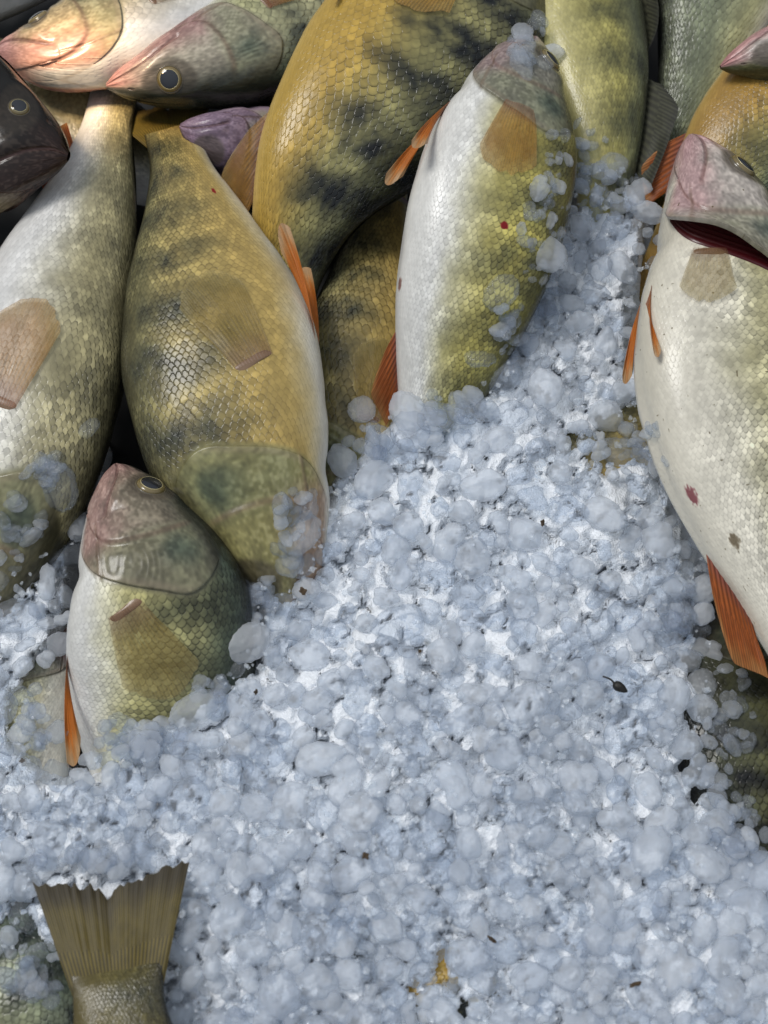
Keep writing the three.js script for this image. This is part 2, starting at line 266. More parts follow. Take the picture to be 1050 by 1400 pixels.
const bodies = [];                                                       // for keeping ice out of fish
function makeFish(spec) {
  const curve = new THREE.CatmullRomCurve3(spec.pts.map(([x, y, h]) => at(x, y, h)), false, 'centripetal');
  const SL = curve.getLength(), K = spec.half * PX / (0.150 * SL), sc = SL * K, wide = (spec.wide || 1) * SL * Math.pow(K, 0.6);
  const bdir = new THREE.Vector3(spec.belly[0], 0, spec.belly[1]).normalize();
  const base = curve.getPointAt(0.4);
  const g = new THREE.Group(); g.position.copy(base);
  const N = 400, C = [], Tn = [], Vn = [], Nn = [];
  for (let i = 0; i <= N; i++) {
    const s = i / N, t = curve.getTangentAt(s), c = curve.getPointAt(s).sub(base);
    let v = new THREE.Vector3().crossVectors(t, new THREE.Vector3(0, 1, 0)).normalize(); if (v.dot(bdir) < 0) v.negate();
    let n = new THREE.Vector3().crossVectors(t, v).normalize(); if (n.y < 0) n.negate();
    const r = (Array.isArray(spec.roll) ? lerp(spec.roll[0], spec.roll[1], s) : (spec.roll || 0)) * Math.PI / 180;
    Vn.push(v.clone().multiplyScalar(Math.cos(r)).addScaledVector(n, Math.sin(r))); Nn.push(n.clone().multiplyScalar(Math.cos(r)).addScaledVector(v, -Math.sin(r)));
    C.push(c); Tn.push(t);
  }
  const fr = (s) => { const x = clamp(s) * N, i = Math.min(N - 1, Math.floor(x)), f = x - i, L = (A) => A[i].clone().lerp(A[i + 1], f); return { c: L(C), t: L(Tn), v: L(Vn), n: L(Nn) }; };
  const ped = spec.ped || 1, seed = spec.seed;
  const prof = (s) => { const k = 1 + (ped - 1) * sst(0.72, 0.95, s); return [TOP(s) * sc * k, BOT(s) * sc * k * (1 + (spec.gut || 0) * Math.exp(-(((s - 0.45) / 0.16) ** 2))), WID(s) * wide]; };
  // q runs 0 at the back to 1 at the belly; side +1 faces up
  function surf(s, q, side = 1, lift = 0) {
    const f = fr(s), [tp, bt, wd] = prof(s), ph = q * Math.PI, co = Math.cos(ph), si = Math.sin(ph);
    let rr = 1; const a = s / HL;
    if (a < 1.1) {                                                        // bones of the head
      const m = q - mouthQ(a);
      if (a < 0.5) rr += 0.08 * Math.exp(-((m / 0.06 + 1.1) ** 2)) * (1 - sst(0.40, 0.48, a)) - 0.07 * Math.exp(-((m / 0.02) ** 2)) * sst(0, 0.06, a);
      rr += 0.05 * (1 - sst(-0.02, 0.03, a - preEdge(q))) * sst(0.25, 0.45, q) * sst(0.1, 0.4, a);
      const e = Math.hypot((a - EYE.a) * HL, (q - EYE.q) * 0.21) / EYE.r; rr += 0.05 * Math.exp(-((e - 1.25) ** 2) * 5);
      if (q > 0.8) rr -= 0.05 * Math.exp(-(((a - 0.78) / 0.08) ** 2)) * sst(0.8, 0.95, q);
    }
    rr *= 1 + 0.022 * noise(s * 6, q * 4 + side * 7, seed) + 0.012 * noise(s * 13, q * 7 + side * 5, seed + 2) + 0.005 * noise(s * 30, q * 14 + side * 9, seed);
    const y = -co * (co > 0 ? tp : bt) * Math.pow(Math.abs(co), -0.06) * rr, z = Math.pow(si, 0.78) * wd * 0.92 * rr * side * (1 + 0.05 * co);
    const p = f.c.addScaledVector(f.v, y).addScaledVector(f.n, z);
    if (lift) { const e = 0.004, A = surf(s + e, q, side), B = surf(Math.max(0, s - e), q, side), D = surf(s, Math.min(0.999, q + e), side), E = surf(s, Math.max(0.001, q - e), side);
      const n = A.sub(B).cross(D.sub(E)).normalize(); if (n.dot(f.n) * side < -0.3 || (Math.abs(n.dot(f.n)) <= 0.3 && n.dot(p.clone().sub(fr(s).c)) < 0)) n.negate(); p.addScaledVector(n, lift); }
    return p;
  }
  const normalAt = (s, q) => surf(s, q, 1, 0.001).sub(surf(s, q, 1)).normalize();
  // skin
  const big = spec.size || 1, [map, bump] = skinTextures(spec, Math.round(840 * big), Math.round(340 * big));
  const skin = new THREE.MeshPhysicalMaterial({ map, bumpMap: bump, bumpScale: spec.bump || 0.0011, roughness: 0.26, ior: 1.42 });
  const NS = 210, NP = 96;
  const sAt = (i) => { const x = i / NS; return x < 0.42 ? HL * 1.05 * x / 0.42 : lerp(HL * 1.05, 1, (x - 0.42) / 0.58); };
  const body = gridGeo(NS, NP, (i, j) => {
    const s = sAt(i), ph = j / NP * 2, side = ph <= 1 ? 1 : -1, q = ph <= 1 ? ph : 2 - ph, p = surf(s, q, side);
    return [p.x, p.y, p.z, s, q];
  }, true);
  {                                                                     // close snout and tail root, facing outwards
    const first = new THREE.Vector3(), v = new THREE.Vector3(), n = new THREE.Vector3(), P = body.attributes.position, M = body.attributes.normal;
    const k = Math.floor(NS / 2) * (NP + 1) + Math.floor(NP / 4); v.fromBufferAttribute(P, k); n.fromBufferAttribute(M, k); first.copy(fr(sAt(Math.floor(NS / 2))).c);
    if (n.dot(v.sub(first)) < 0) { const ix = body.index.array; for (let t = 0; t < ix.length; t += 3) { const x = ix[t]; ix[t] = ix[t + 1]; ix[t + 1] = x; } for (let t = 0; t < M.array.length; t++) M.array[t] *= -1; }
  }
  part(body, skin, 'body', g);
  // gill cover: a plate with a free rear edge
  const op = spec.openGill || 0, lift1 = 0.0008, show = spec.head !== false;
  if (show) {
    const NG = 26, NQ = 52, q0 = 0.2, q1 = 0.93;
    part(gridGeo(NQ, NG + 1, (i, j) => {
      const q = lerp(q0, q1, i / NQ), v = Math.min(1, j / NG), a = lerp(preEdge(q) - 0.03, opEdge(q), v), en = Math.pow(Math.sin(Math.PI * i / NQ), 0.4);
      const gap = op * Math.exp(-(((q - 0.66) / 0.2) ** 2)) * v * v;
      const l = j > NG ? gap * 0.9 - 0.0008 : lerp(-0.0006, lift1, sst(0, 0.5, v)) * en - (1 - en) * 0.0006 + gap;
      const p = surf(a * HL, q, 1, l || 1e-6); return [p.x, p.y, p.z, a * HL, q];
    }), skin, 'gill_cover', g);
    if (op) part(gridGeo(30, 14, (i, j) => { const q = lerp(0.42, 0.9, i / 30), a = lerp(opEdge(q) - 0.13, opEdge(q) + 0.03, j / 14); const p = surf(a * HL, q, 1, 0.0003 + 0.0003 * Math.sin(j * 2.2)); return [p.x, p.y, p.z, i / 30, j / 14]; }), gillMat, 'gill', g);
  }
  // eye
  if (show && spec.eye !== false) {
    const e = new THREE.Group(), es = EYE.a * HL, r = EYE.r * SL * Math.sqrt(K) * (spec.eyeSize || 1) * 0.84, n = normalAt(es, EYE.q), p = surf(es, EYE.q, 1);
    const lathe = (pts) => new THREE.LatheGeometry(pts.map(([x, y]) => new THREE.Vector2(x * r, y * r)), 40);
    e.name = 'eye'; g.add(e); e.position.copy(p).addScaledVector(n, -0.16 * r); e.quaternion.setFromUnitVectors(new THREE.Vector3(0, 1, 0), n);
    part(lathe([[1.0, -0.3], [0.99, 0.05], [0.96, 0.13], [0.92, 0.16], [0.88, 0.13]]), rimMat, 'eye_rim', e);
    part(lathe([[0.9, -0.1], [0.88, 0.17], [0.82, 0.25], [0.74, 0.31], [0.66, 0.35]]), irisMat, 'iris', e);
    part(lathe([[0.66, 0.345], [0.56, 0.40], [0.38, 0.45], [0.18, 0.48], [0.0001, 0.485]]), pupilMat, 'pupil', e);
    part(lathe([[0.70, 0.29], [0.695, 0.338], [0.675, 0.352], [0.655, 0.352], [0.65, 0.3]]), ringMat, 'iris_ring', e);
  }
  const F = spec.fins || {}, col = (k, d) => FIN[F[k] || d];
  // pectoral fin lying on the flank
  if (F.pectoral !== false && show) {
    const s0 = spec.pecS || 0.315, q0 = spec.pecQ || 0.60, L = (spec.pecL || 0.17), ang0 = (spec.pecA ?? 0) * Math.PI / 180, NR = 13;
    const NU = 44, NV = 16, spread = spec.pecW ?? 0.2;
    const sheet = (sg) => gridGeo(NU, NV, (i, j) => {
      const u = i / NU, v = j / NV, an = ang0 + lerp(-spread, spread, u), rt = lerp(-0.026, 0.026, u), len = L * (0.62 + 0.34 * Math.pow(Math.sin(Math.PI * clamp(u * 0.86 + 0.06)), 0.7) + 0.03 * noise(u * 13, 2, seed));
      const ds = Math.cos(an) * len * v - Math.sin(ang0) * rt, dq = (Math.sin(an) * len * v + Math.cos(ang0) * rt) / 0.40;
      const edge = (i === 0 || i === NU || j === NV) ? 0.15 : 1;
      const p = surf(s0 + ds, q0 + dq, 1, 0.0007 + 0.0007 * v + sg * 0.00035 * edge + 0.0002 * (0.5 + 0.5 * Math.cos(u * NR * 6.283)) * sg * edge + 0.0006 * noise(u * 4, v * 3, seed)); return [p.x, p.y, p.z, u, v];
    });
    const a = sheet(1), b = sheet(-1), pf = part(mergeGeometries([a, b]), col('pectoral', 'ochre'), 'pectoral_fin', g);
    const fl = gridGeo(16, 10, (i, j) => {                               // fleshy root
      const u = i / 16, v = j / 10, an = u * 2 - 1, w = Math.sqrt(Math.max(0, 1 - (2 * v - 1) ** 2));
      const ds = lerp(-0.004, 0.011, v) * Math.cos(ang0) - Math.sin(ang0) * an * 0.03, dq = (Math.cos(ang0) * an * 0.028 * (0.4 + 0.6 * w) + Math.sin(ang0) * lerp(-0.004, 0.011, v)) / 0.40;
      const p = surf(s0 + ds, q0 + dq, 1, -0.0003 + 0.0009 * w * Math.sqrt(Math.max(0, 1 - an * an))); return [p.x, p.y, p.z, u, v];
    });
    part(fl, fleshMat, 'fin_root', pf);
  }
  const frv = (s) => { const f = fr(s), [tp, bt, wd] = prof(s); return { ...f, tp, bt, wd }; };
  // pelvic fins
  if (F.pelvic !== false) for (const sd of (F.pelvicPair === false ? [1] : [1, -1])) {
    const s0 = spec.pelS || 0.36, f = frv(s0), out = (spec.pelOut ?? 0.15) + (sd < 0 ? 0.1 : 0), L = (spec.pelL || 0.17) * SL;
    const root = surf(s0, 0.93, sd > 0 ? 1 : -1), rt2 = surf(s0 + 0.03, 0.95, sd > 0 ? 1 : -1);
    const d0 = f.t.clone().addScaledVector(f.v, out + 0.1).addScaledVector(f.n, 0.22 * sd).normalize(), d1 = f.t.clone().addScaledVector(f.v, out - 0.10).addScaledVector(f.n, 0.34 * sd).normalize();
    part(finGeo((u) => root.clone().lerp(rt2, u), (u) => d0.clone().lerp(d1, u).normalize(), (u) => L * (1 - 0.35 * u) * (0.86 + 0.14 * Math.sin(u * 3)), 6, { side: f.n, thick: 0.0014, ridge: 0.0003, bend: f.v.clone().multiplyScalar(-0.10) }), col('pelvic', 'orange'), 'pelvic_fin', g);
  }
  const edgeFin = (s0, s1, ventral, lenAt, lean0, lean1, rays, mat, name, fold) => {
    const sg = ventral ? 1 : -1, mid = fr((s0 + s1) / 2);
    const rootAt = (u) => { const s = lerp(s0, s1, u); return surf(s, ventral ? 1 : 0).addScaledVector(fr(s).v, -sg * 0.0008); };
    const dirAt = (u) => { const f = fr(lerp(s0, s1, u)), ln = lerp(lean0, lean1, u); return f.v.multiplyScalar(sg * Math.cos(ln)).addScaledVector(f.t, Math.sin(ln)).addScaledVector(f.n, fold || 0).normalize(); };
    part(finGeo(rootAt, dirAt, (u) => lenAt(u) * SL, rays, { side: mid.n, thick: 0.0011, ridge: 0.0003 }), mat, name, g);
  };
  if (F.anal !== false) edgeFin(spec.anS || 0.66, (spec.anS || 0.66) + 0.11, true, (u) => (spec.anL || 0.11) * (1 - 0.45 * u) * sst(-0.2, 0.25, u), spec.anLean ?? 1.12, (spec.anLean ?? 1.12) + 0.1, 9, col('anal', 'orange'), 'anal_fin', F.analUp);
  if (F.dorsal !== false) {
    edgeFin(0.30, 0.58, false, (u) => 0.07 * Math.sin(Math.PI * clamp(u * 0.85 + 0.15)), 1.15, 1.25, 13, col('dorsal', 'grey'), 'spiny_dorsal_fin', F.dorsalUp);
    edgeFin(0.62, 0.79, false, (u) => (spec.dorL || 0.09) * (1 - 0.4 * u) * sst(-0.15, 0.2, u), spec.dorLean ?? 0.95, 1.1, 12, col('dorsal', 'grey'), 'soft_dorsal_fin', F.dorsalUp);
  }
  if (F.tail !== false) {
    const f = frv(1), tl = (spec.tailL || 0.2) * SL, sp = spec.tailSpread || 0.42;
    part(finGeo((u) => f.c.clone().addScaledVector(f.v, lerp(-f.tp, f.bt, u) * 0.93)  .addScaledVector(f.t, -0.011), (u) => { const a2 = lerp(-sp, sp, u); return f.t.clone().multiplyScalar(Math.cos(a2)).addScaledVector(f.v, Math.sin(a2)).addScaledVector(f.n, spec.tailUp || 0).normalize(); },
      (u) => tl * (0.84 + 0.16 * Math.abs(2 * u - 1) ** 1.2 - 0.10 * Math.exp(-(((u - 0.53) / 0.035) ** 2)) + 0.03 * noise(u * 40, 1, seed)), 30, { side: f.n, thick: 0.0010, ridge: 0.00009, bend: f.n.clone().multiplyScalar(-0.1) }), col('tail', 'olive'), 'tail_fin', g);
  }
  put(g, 'perch', spec.label, 'fish', 'perch heaped on the ice');
  // for the ice: samples of the body in world space
  const S = []; for (let i = 0; i <= 40; i++) { const f = frv(i / 40); S.push({ c: f.c.add(base), t: f.t, v: f.v, n: f.n, tp: f.tp, bt: f.bt, wd: f.wd }); }
  bodies.push(S);
  return g;
}
function depthInFish(p) {                                                // under 1 is inside a fish
  let best = 9;
  for (const S of bodies) {
    let m = null, md = 1e9; for (const f of S) { const d = f.c.distanceToSquared(p); if (d < md) { md = d; m = f; } }
    if (md > 0.006) continue;
    const d = p.clone().sub(m.c), y = d.dot(m.v), z = d.dot(m.n), x = d.dot(m.t);
    best = Math.min(best, Math.hypot(y / (y > 0 ? m.bt : m.tp), z / m.wd, Math.max(0, Math.abs(x) - 0.006) / 0.01));
  }
  return best;
}

const RED = [128, 10, 16];
// upper left
makeFish({ seed: 1, size: 0.9, label: 'pink-jawed perch with warm lit cheek lying behind the others, snout to the edge', pal: 'sand', pts: [[-6, 72, 0.004], [90, 66, 0.006], [230, 10, 0.0], [480, -150, -0.02]], half: 132, belly: [0, 1], roll: 14, pecS: 0.33, fins: { pelvic: false, anal: false }, tint: { jaw: [224, 164, 154], cheek: [200, 180, 140], low: [226, 206, 170] } });
makeFish({ seed: 2, size: 0.9, label: 'silvery perch lying back down with mauve snout and small eye near its lower edge', pal: 'grey', pts: [[146, 118, 0.012], [225, 104, 0.014], [350, 62, 0.004], [520, -40, -0.015], [700, -140, -0.03]], half: 104, belly: [-0.2, -1], roll: 14, rows: 54, cols: 22, bump: 0.0016, fins: { pelvic: false, anal: false, pectoral: 'amber' }, tint: { jaw: [176, 130, 128], cheek: [190, 180, 160], mid: [190, 188, 150] } });
makeFish({ seed: 3, size: 0.9, label: 'very dark brown perch head at the edge beside the pale slim tail', pal: 'dark', eyeSize: 0.7, pts: [[94, 214, 0.03], [40, 202, 0.03], [-90, 192, 0.02], [-420, 190, 0]], half: 168, belly: [0, 1], roll: -12, fins: { pelvic: false, anal: false, dorsal: false, tail: false } });
makeFish({ seed: 4, label: 'white-bellied sandy perch with its head down and its brown pectoral fin near the ice', pal: 'sand', size: 1.2, pts: [[-62, 930, -0.03], [4, 710, -0.004], [52, 520, 0.008], [88, 390, 0.008], [130, 250, 0.002], [158, 120, -0.014]], half: 118, belly: [-1, 0], roll: 4, rows: 86, cols: 38, bump: 0.0009, bellyUp: -0.11, pecS: 0.375, pecQ: 0.56, pecA: -6, pelS: 0.5, fins: { pectoral: 'amber', dorsal: false, anal: 'rust', tail: 'olive' }, anS: 0.74, tailL: 0.16, tailSpread: 0.25, pecL: 0.15, eye: false });
makeFish({ seed: 5, label: 'olive gold perch pointing head down into the ice with a small red blood spot', pal: 'olive', size: 1.3, pts: [[404, 850, -0.016], [366, 730, 0.008], [316, 570, 0.020], [288, 430, 0.020], [264, 300, 0.014], [232, 175, -0.002]], half: 132, belly: [1, -0.1], roll: 4, gut: 0.03, eye: false, rows: 86, cols: 38, bump: 0.0009, pecS: 0.40, pecQ: 0.62, pecA: -16, pecL: 0.18, pecW: 0.14, pelS: 0.44, pelOut: 0.0, pelL: 0.22, fins: { dorsal: false, anal: false, pectoral: 'ochre' }, marks: [[0.76, 0.68, 0.007, RED, 0.9]], tailL: 0.15 });
makeFish({ seed: 6, label: 'large dark-barred golden perch lying diagonally with coarse scales and a yellow belly', pal: 'gold', size: 1.5, pts: [[735, -110, -0.006], [642, 0, 0.008], [538, 118, 0.016], [436, 244, 0.012], [394, 360, -0.004], [378, 480, -0.02]], half: 154, belly: [-1, -0.6], roll: 14, gut: 0.02, rows: 62, cols: 30, bump: 0.0015, pecS: 0.29, pecL: 0.16, pecA: 2, pelS: 0.36, pelL: 0.16, pelOut: -0.04, anS: 0.67, anL: 0.12, anLean: 1.42, fins: { dorsal: false, pectoral: 'amber', pelvic: 'rust', anal: 'amber' }, tint: { up: [92, 94, 70], mid: [150, 144, 98], low: [200, 166, 84], bar: [34, 38, 38] } });
makeFish({ seed: 7, size: 0.6, label: 'mauve rounded snout of a small perch poking out from under the large golden perch', pal: 'grey', pts: [[246, 172, 0.008], [290, 190, 0.004], [360, 215, -0.012], [480, 270, -0.03], [600, 330, -0.04]], half: 84, belly: [0, -1], roll: 30, eye: false, fins: { pectoral: false, pelvic: false, anal: false, dorsal: false, tail: false }, tint: { cheek: [150, 128, 146], jaw: [158, 134, 152], up: [130, 114, 130], back: [112, 98, 112], belly: [164, 142, 158] } });
makeFish({ seed: 22, size: 0.6, label: 'sandy perch almost hidden beneath the dark head and the pink-jawed perch', pal: 'sand', pts: [[-120, 60, -0.03], [0, 120, -0.028], [130, 190, -0.03], [280, 260, -0.036], [380, 300, -0.04]], half: 100, belly: [0, 1], roll: 0, eye: false, fins: { pectoral: false, pelvic: false, anal: false, dorsal: false, tail: false } });
makeFish({ seed: 23, size: 0.6, label: 'beige perch flank filling the corner behind the pink-jawed perch', pal: 'sand', pts: [[-330, 60, -0.02], [-160, 10, -0.02], [0, -50, -0.018], [160, -120, -0.03], [300, -180, -0.04]], half: 105, belly: [0, 1], roll: 10, eye: false, fins: { pectoral: false, pelvic: false, anal: false, dorsal: false, tail: false } });
// middle
makeFish({ seed: 8, size: 0.9, label: 'olive green perch half hidden between two larger perch with ice at its lower end', pal: 'olive', pts: [[438, 800, -0.03], [468, 640, -0.022], [492, 480, -0.018], [520, 330, -0.026], [540, 230, -0.04]], half: 88, belly: [1, 0], roll: -4, rows: 50, cols: 24, bump: 0.0017, fins: { pelvic: false, anal: false, dorsal: false } });
makeFish({ seed: 9, label: 'yellow flanked perch with its head up, glossy white belly and a red blood spot', pal: 'lemon', size: 1.4, pts: [[728, 52, 0.022], [708, 130, 0.032], [682, 230, 0.036], [650, 360, 0.028], [612, 500, 0.008], [580, 620, -0.016], [560, 720, -0.035]], half: 112, belly: [-1, 0.2], roll: 16, rows: 92, cols: 38, bump: 0.0009, pecS: 0.27, pecQ: 0.52, pecL: 0.13, pelS: 0.27, pelL: 0.19, pelOut: 0.34, anS: 0.66, anL: 0.11, anLean: 1.32, bellyUp: -0.02, fins: { dorsal: false, anal: 'rust', pectoral: 'amber' }, marks: [[0.47, 0.47, 0.006, RED, 1], [0.59, 0.93, 0.012, [120, 82, 74], 0.8]] });
// upper right
makeFish({ seed: 10, size: 0.9, label: 'yellow green perch with a dark fan shaped fin spread over the ice below it', pal: 'lemon', pts: [[750, -220, -0.02], [782, -30, -0.004], [816, 110, -0.002], [826, 230, -0.006], [816, 340, -0.016], [806, 400, -0.022]], half: 100, belly: [-1, 0.1], roll: 4, rows: 84, cols: 36, bump: 0.0008, scaleVis: 0.6, dorL: 0.085, dorLean: 0.9, fins: { pelvic: false, anal: false, dorsal: 'grey', dorsalUp: 0.5 }, tint: { up: [100, 104, 78], mid: [164, 156, 92], white: 0.97 } });
makeFish({ seed: 11, size: 0.9, label: 'grey silver perch with bright scales filling the corner above the other perch', pal: 'grey', pts: [[1030, -330, -0.01], [1000, -120, -0.006], [968, 40, -0.01], [930, 180, -0.022], [905, 270, -0.032]], half: 118, belly: [1, -0.1], roll: -4, rows: 62, cols: 28, bump: 0.0016, fins: { pelvic: false, anal: false, dorsal: false }, tint: { up: [124, 128, 104], back: [92, 96, 80], bars: 0.2 } });
makeFish({ seed: 12, size: 0.9, label: 'brown gold perch partly under the pale open-gilled perch, orange belly edge showing', pal: 'gold', pts: [[1260, -30, 0.0], [1130, 90, 0.004], [1010, 215, 0.0], [930, 330, -0.014], [880, 420, -0.03]], half: 112, belly: [-1, -0.9], roll: 6, rows: 80, cols: 32, bump: 0.0009, fins: { pectoral: false, dorsal: false, pelvic: false, anal: 'rust' }, tint: { low: [176, 140, 74], mid: [150, 140, 88], up: [104, 112, 92], bars: 0.3 } });
makeFish({ seed: 13, size: 0.6, label: 'pink lipped snout of a perch resting on the brown gold perch at the edge', pal: 'pale', pts: [[985, 92, 0.022], [1040, 78, 0.024], [1160, 60, 0.02], [1420, 20, 0.0]], half: 74, belly: [0, -1], roll: 0, eye: false, fins: { pectoral: false, pelvic: false, anal: false, dorsal: false, tail: false }, tint: { jaw: [206, 150, 148] } });
makeFish({ seed: 14, label: 'long cream white perch with open red gill, pink snout and orange pelvic fins', pal: 'pale', size: 1.6, pts: [[944, 186, 0.034], [974, 262, 0.036], [996, 370, 0.036], [1000, 520, 0.034], [1034, 700, 0.028], [1092, 870, 0.02], [1146, 1000, 0.014]], half: 128, belly: [-1, 0.1], roll: [12, 10], rows: 98, cols: 40, bump: 0.0009, openGill: 0.013, eyeSize: 1.0, pecS: 0.275, pecQ: 0.66, pecL: 0.10, pelS: 0.33, pelL: 0.15, pelOut: 0.06, anS: 0.70, anL: 0.16, anLean: 1.4, specks: true, fins: { dorsal: false, anal: 'rust', pectoral: 'ochre' }, marks: [[0.63, 0.86, 0.014, [120, 60, 66], 0.85], [0.70, 0.74, 0.012, [92, 78, 56], 0.8], [0.02, 0.4, 0.02, [150, 60, 66], 0.8]] });
// lower left
makeFish({ seed: 15, label: 'perch with head up, clear dark eye and orange pelvic fin, lower body buried in ice', pal: 'lemon', size: 1.4, pts: [[158, 636, 0.018], [186, 710, 0.022], [212, 800, 0.020], [222, 900, 0.006], [214, 1030, -0.020], [200, 1180, -0.04], [190, 1260, -0.05]], half: 120, belly: [-1, -0.05], roll: 10, rows: 80, cols: 35, bump: 0.0011, pecS: 0.305, pecQ: 0.62, pecA: -22, pecL: 0.17, eyeSize: 1.08, pelS: 0.40, pelL: 0.24, pelOut: 0.05, fins: { dorsal: false, anal: false, pectoral: 'ochre', pelvicPair: false }, tint: { back: [38, 42, 38], up: [74, 84, 72], mid: [150, 146, 104], cheek: [136, 126, 108], jaw: [188, 150, 142], white: 0.7 } });
makeFish({ seed: 16, size: 0.9, label: 'perch buried in ice with only its olive forked tail fin and tail root showing', pal: 'olive', pts: [[200, 2000, 0.02], [195, 1750, 0.03], [176, 1480, 0.036], [165, 1390, 0.037], [160, 1325, 0.037]], half: 125, ped: 1.25, belly: [-1, 0], roll: 0, rows: 90, cols: 34, tailL: 0.31, tailSpread: 0.30, fins: { pectoral: false, pelvic: false, dorsal: false, anal: false }, head: false, tint: { back: [56, 52, 36], up: [84, 78, 50], mid: [104, 96, 58], low: [104, 94, 56], belly: [84, 76, 52] } });
makeFish({ seed: 17, size: 0.6, label: 'pale perch mostly under ice beside the orange pelvic fin', pal: 'pale', pts: [[80, 840, -0.03], [58, 930, -0.022], [44, 1010, -0.02], [50, 1120, -0.028], [70, 1220, -0.04]], half: 52, belly: [1, 0], roll: 0, eye: false, fins: { pectoral: false, pelvic: false, anal: false, dorsal: false, tail: false } });
makeFish({ seed: 18, size: 0.6, label: 'grey green perch buried under the ice beside the olive tail', pal: 'grey', pts: [[-90, 1180, -0.03], [0, 1320, -0.006], [70, 1420, -0.002], [180, 1600, -0.01]], half: 92, belly: [-1, 0.6], roll: 0, eye: false, fins: { pectoral: false, pelvic: false, anal: false, dorsal: false, tail: false } });
// lower right, under the ice
makeFish({ seed: 19, size: 0.9, label: 'dark scaled perch under the ice below the cream white perch', pal: 'dark', pts: [[1010, 760, -0.03], [1030, 920, -0.02], [1045, 1080, -0.018], [1060, 1240, -0.026], [1070, 1400, -0.04]], half: 125, belly: [1, 0], roll: -6, rows: 66, cols: 30, eye: false, fins: { pectoral: false, pelvic: false, anal: false, dorsal: false, tail: false }, tint: { up: [62, 64, 48], mid: [84, 84, 58] } });
makeFish({ seed: 20, size: 0.6, label: 'olive perch showing through gaps in the ice beside the orange pelvic fins', pal: 'olive', pts: [[960, 500, -0.03], [880, 590, -0.016], [790, 640, -0.016], [640, 720, -0.03], [560, 760, -0.04]], half: 62, belly: [0, 1], roll: 0, eye: false, fins: { pectoral: false, pelvic: false, anal: false, dorsal: false, tail: false } });
makeFish({ seed: 21, size: 0.6, label: 'yellowish perch glimpsed through thin ice far from the others', pal: 'gold', pts: [[430, 1480, -0.02], [540, 1400, -0.006], [640, 1345, -0.002], [780, 1270, -0.02], [860, 1230, -0.04]], half: 60, belly: [0, -1], roll: 0, eye: false, fins: { pectoral: false, pelvic: false, anal: false, dorsal: false, tail: false } });

// ------------------------------------------------------------------ a lamp added out of view to warm the corner of the heap
{
  const g = new THREE.Group(), from = at(-300, -330, 0.16), to = at(118, 84, 0.02);
  const lathe = (pts) => new THREE.LatheGeometry(pts.map(([x, y]) => new THREE.Vector2(x, y)), 32);
  part(lathe([[0.004, 0.034], [0.009, 0.033], [0.012, 0.026], [0.022, 0.002], [0.0225, 0], [0.021, 0.002], [0.011, 0.025], [0.004, 0.028]]), new THREE.MeshStandardMaterial({ color: '#2c2c2c', roughness: 0.5 }), 'lamp_shade', g);
  part(lathe([[0.0001, 0.006], [0.006, 0.0075], [0.008, 0.012], [0.006, 0.02], [0.004, 0.028]]), new THREE.MeshStandardMaterial({ color: '#ffffff', emissive: new THREE.Color(1, 0.7, 0.38), emissiveIntensity: 3 }), 'bulb', g);
  g.position.copy(from); g.quaternion.setFromUnitVectors(new THREE.Vector3(0, -1, 0), to.clone().sub(from).normalize());
  put(g, 'added_lamp', 'small dark lamp added out of view to warm the pink-jawed perch', 'lamp');
  const l = new THREE.SpotLight(new THREE.Color(1, 0.72, 0.42), 0.22, 0, 0.2, 1, 2);
  l.position.copy(from).lerp(to, 0.012); l.target.position.copy(to); l.castShadow = true; scene.add(l, l.target);
}

// ------------------------------------------------------------------ ice
const iceBump = tex(256, 256, (u, v, o) => { const n = 0.5 + 0.5 * (fbm(u * 26, v * 26, 5, 2) * 0.9 + 0.5 * noise(u * 90, v * 90, 8)); o[0] = o[1] = o[2] = 255 * n; });
// cloudy ice: shells that pass and scatter light; clearer and milkier pieces lie mixed
const ICE_COLOR = new THREE.Color(0.89, 0.915, 0.948);                    // all the ice is the same ice
const ice = (transmission, roughness, bumpScale = 0.00014) => new THREE.MeshPhysicalMaterial({ color: ICE_COLOR, roughness, transmission, thickness: 0, ior: 1.31, bumpMap: iceBump, bumpScale });
const iceMats = [ice(0.76, 0.42), ice(0.82, 0.32), ice(0.68, 0.30), ice(0.90, 0.22), ice(0.94, 0.12)];
const packedMat = new THREE.MeshPhysicalMaterial({ color: ICE_COLOR, roughness: 0.35, bumpMap: iceBump, bumpScale: 0.0007 });
const clearIce = new THREE.MeshPhysicalMaterial({ color: new THREE.Color(0.96, 0.98, 1), roughness: 0.12, transmission: 0.8, thickness: 0, ior: 1.31 });
const R = rng(20);
const icoBase = new Map();
function ico(detail) {
  if (!icoBase.has(detail)) { const g = new THREE.IcosahedronGeometry(1, detail); g.deleteAttribute('uv'); g.deleteAttribute('normal'); icoBase.set(detail, mergeVertices(g, 1e-4)); }
  return icoBase.get(detail).clone();
}
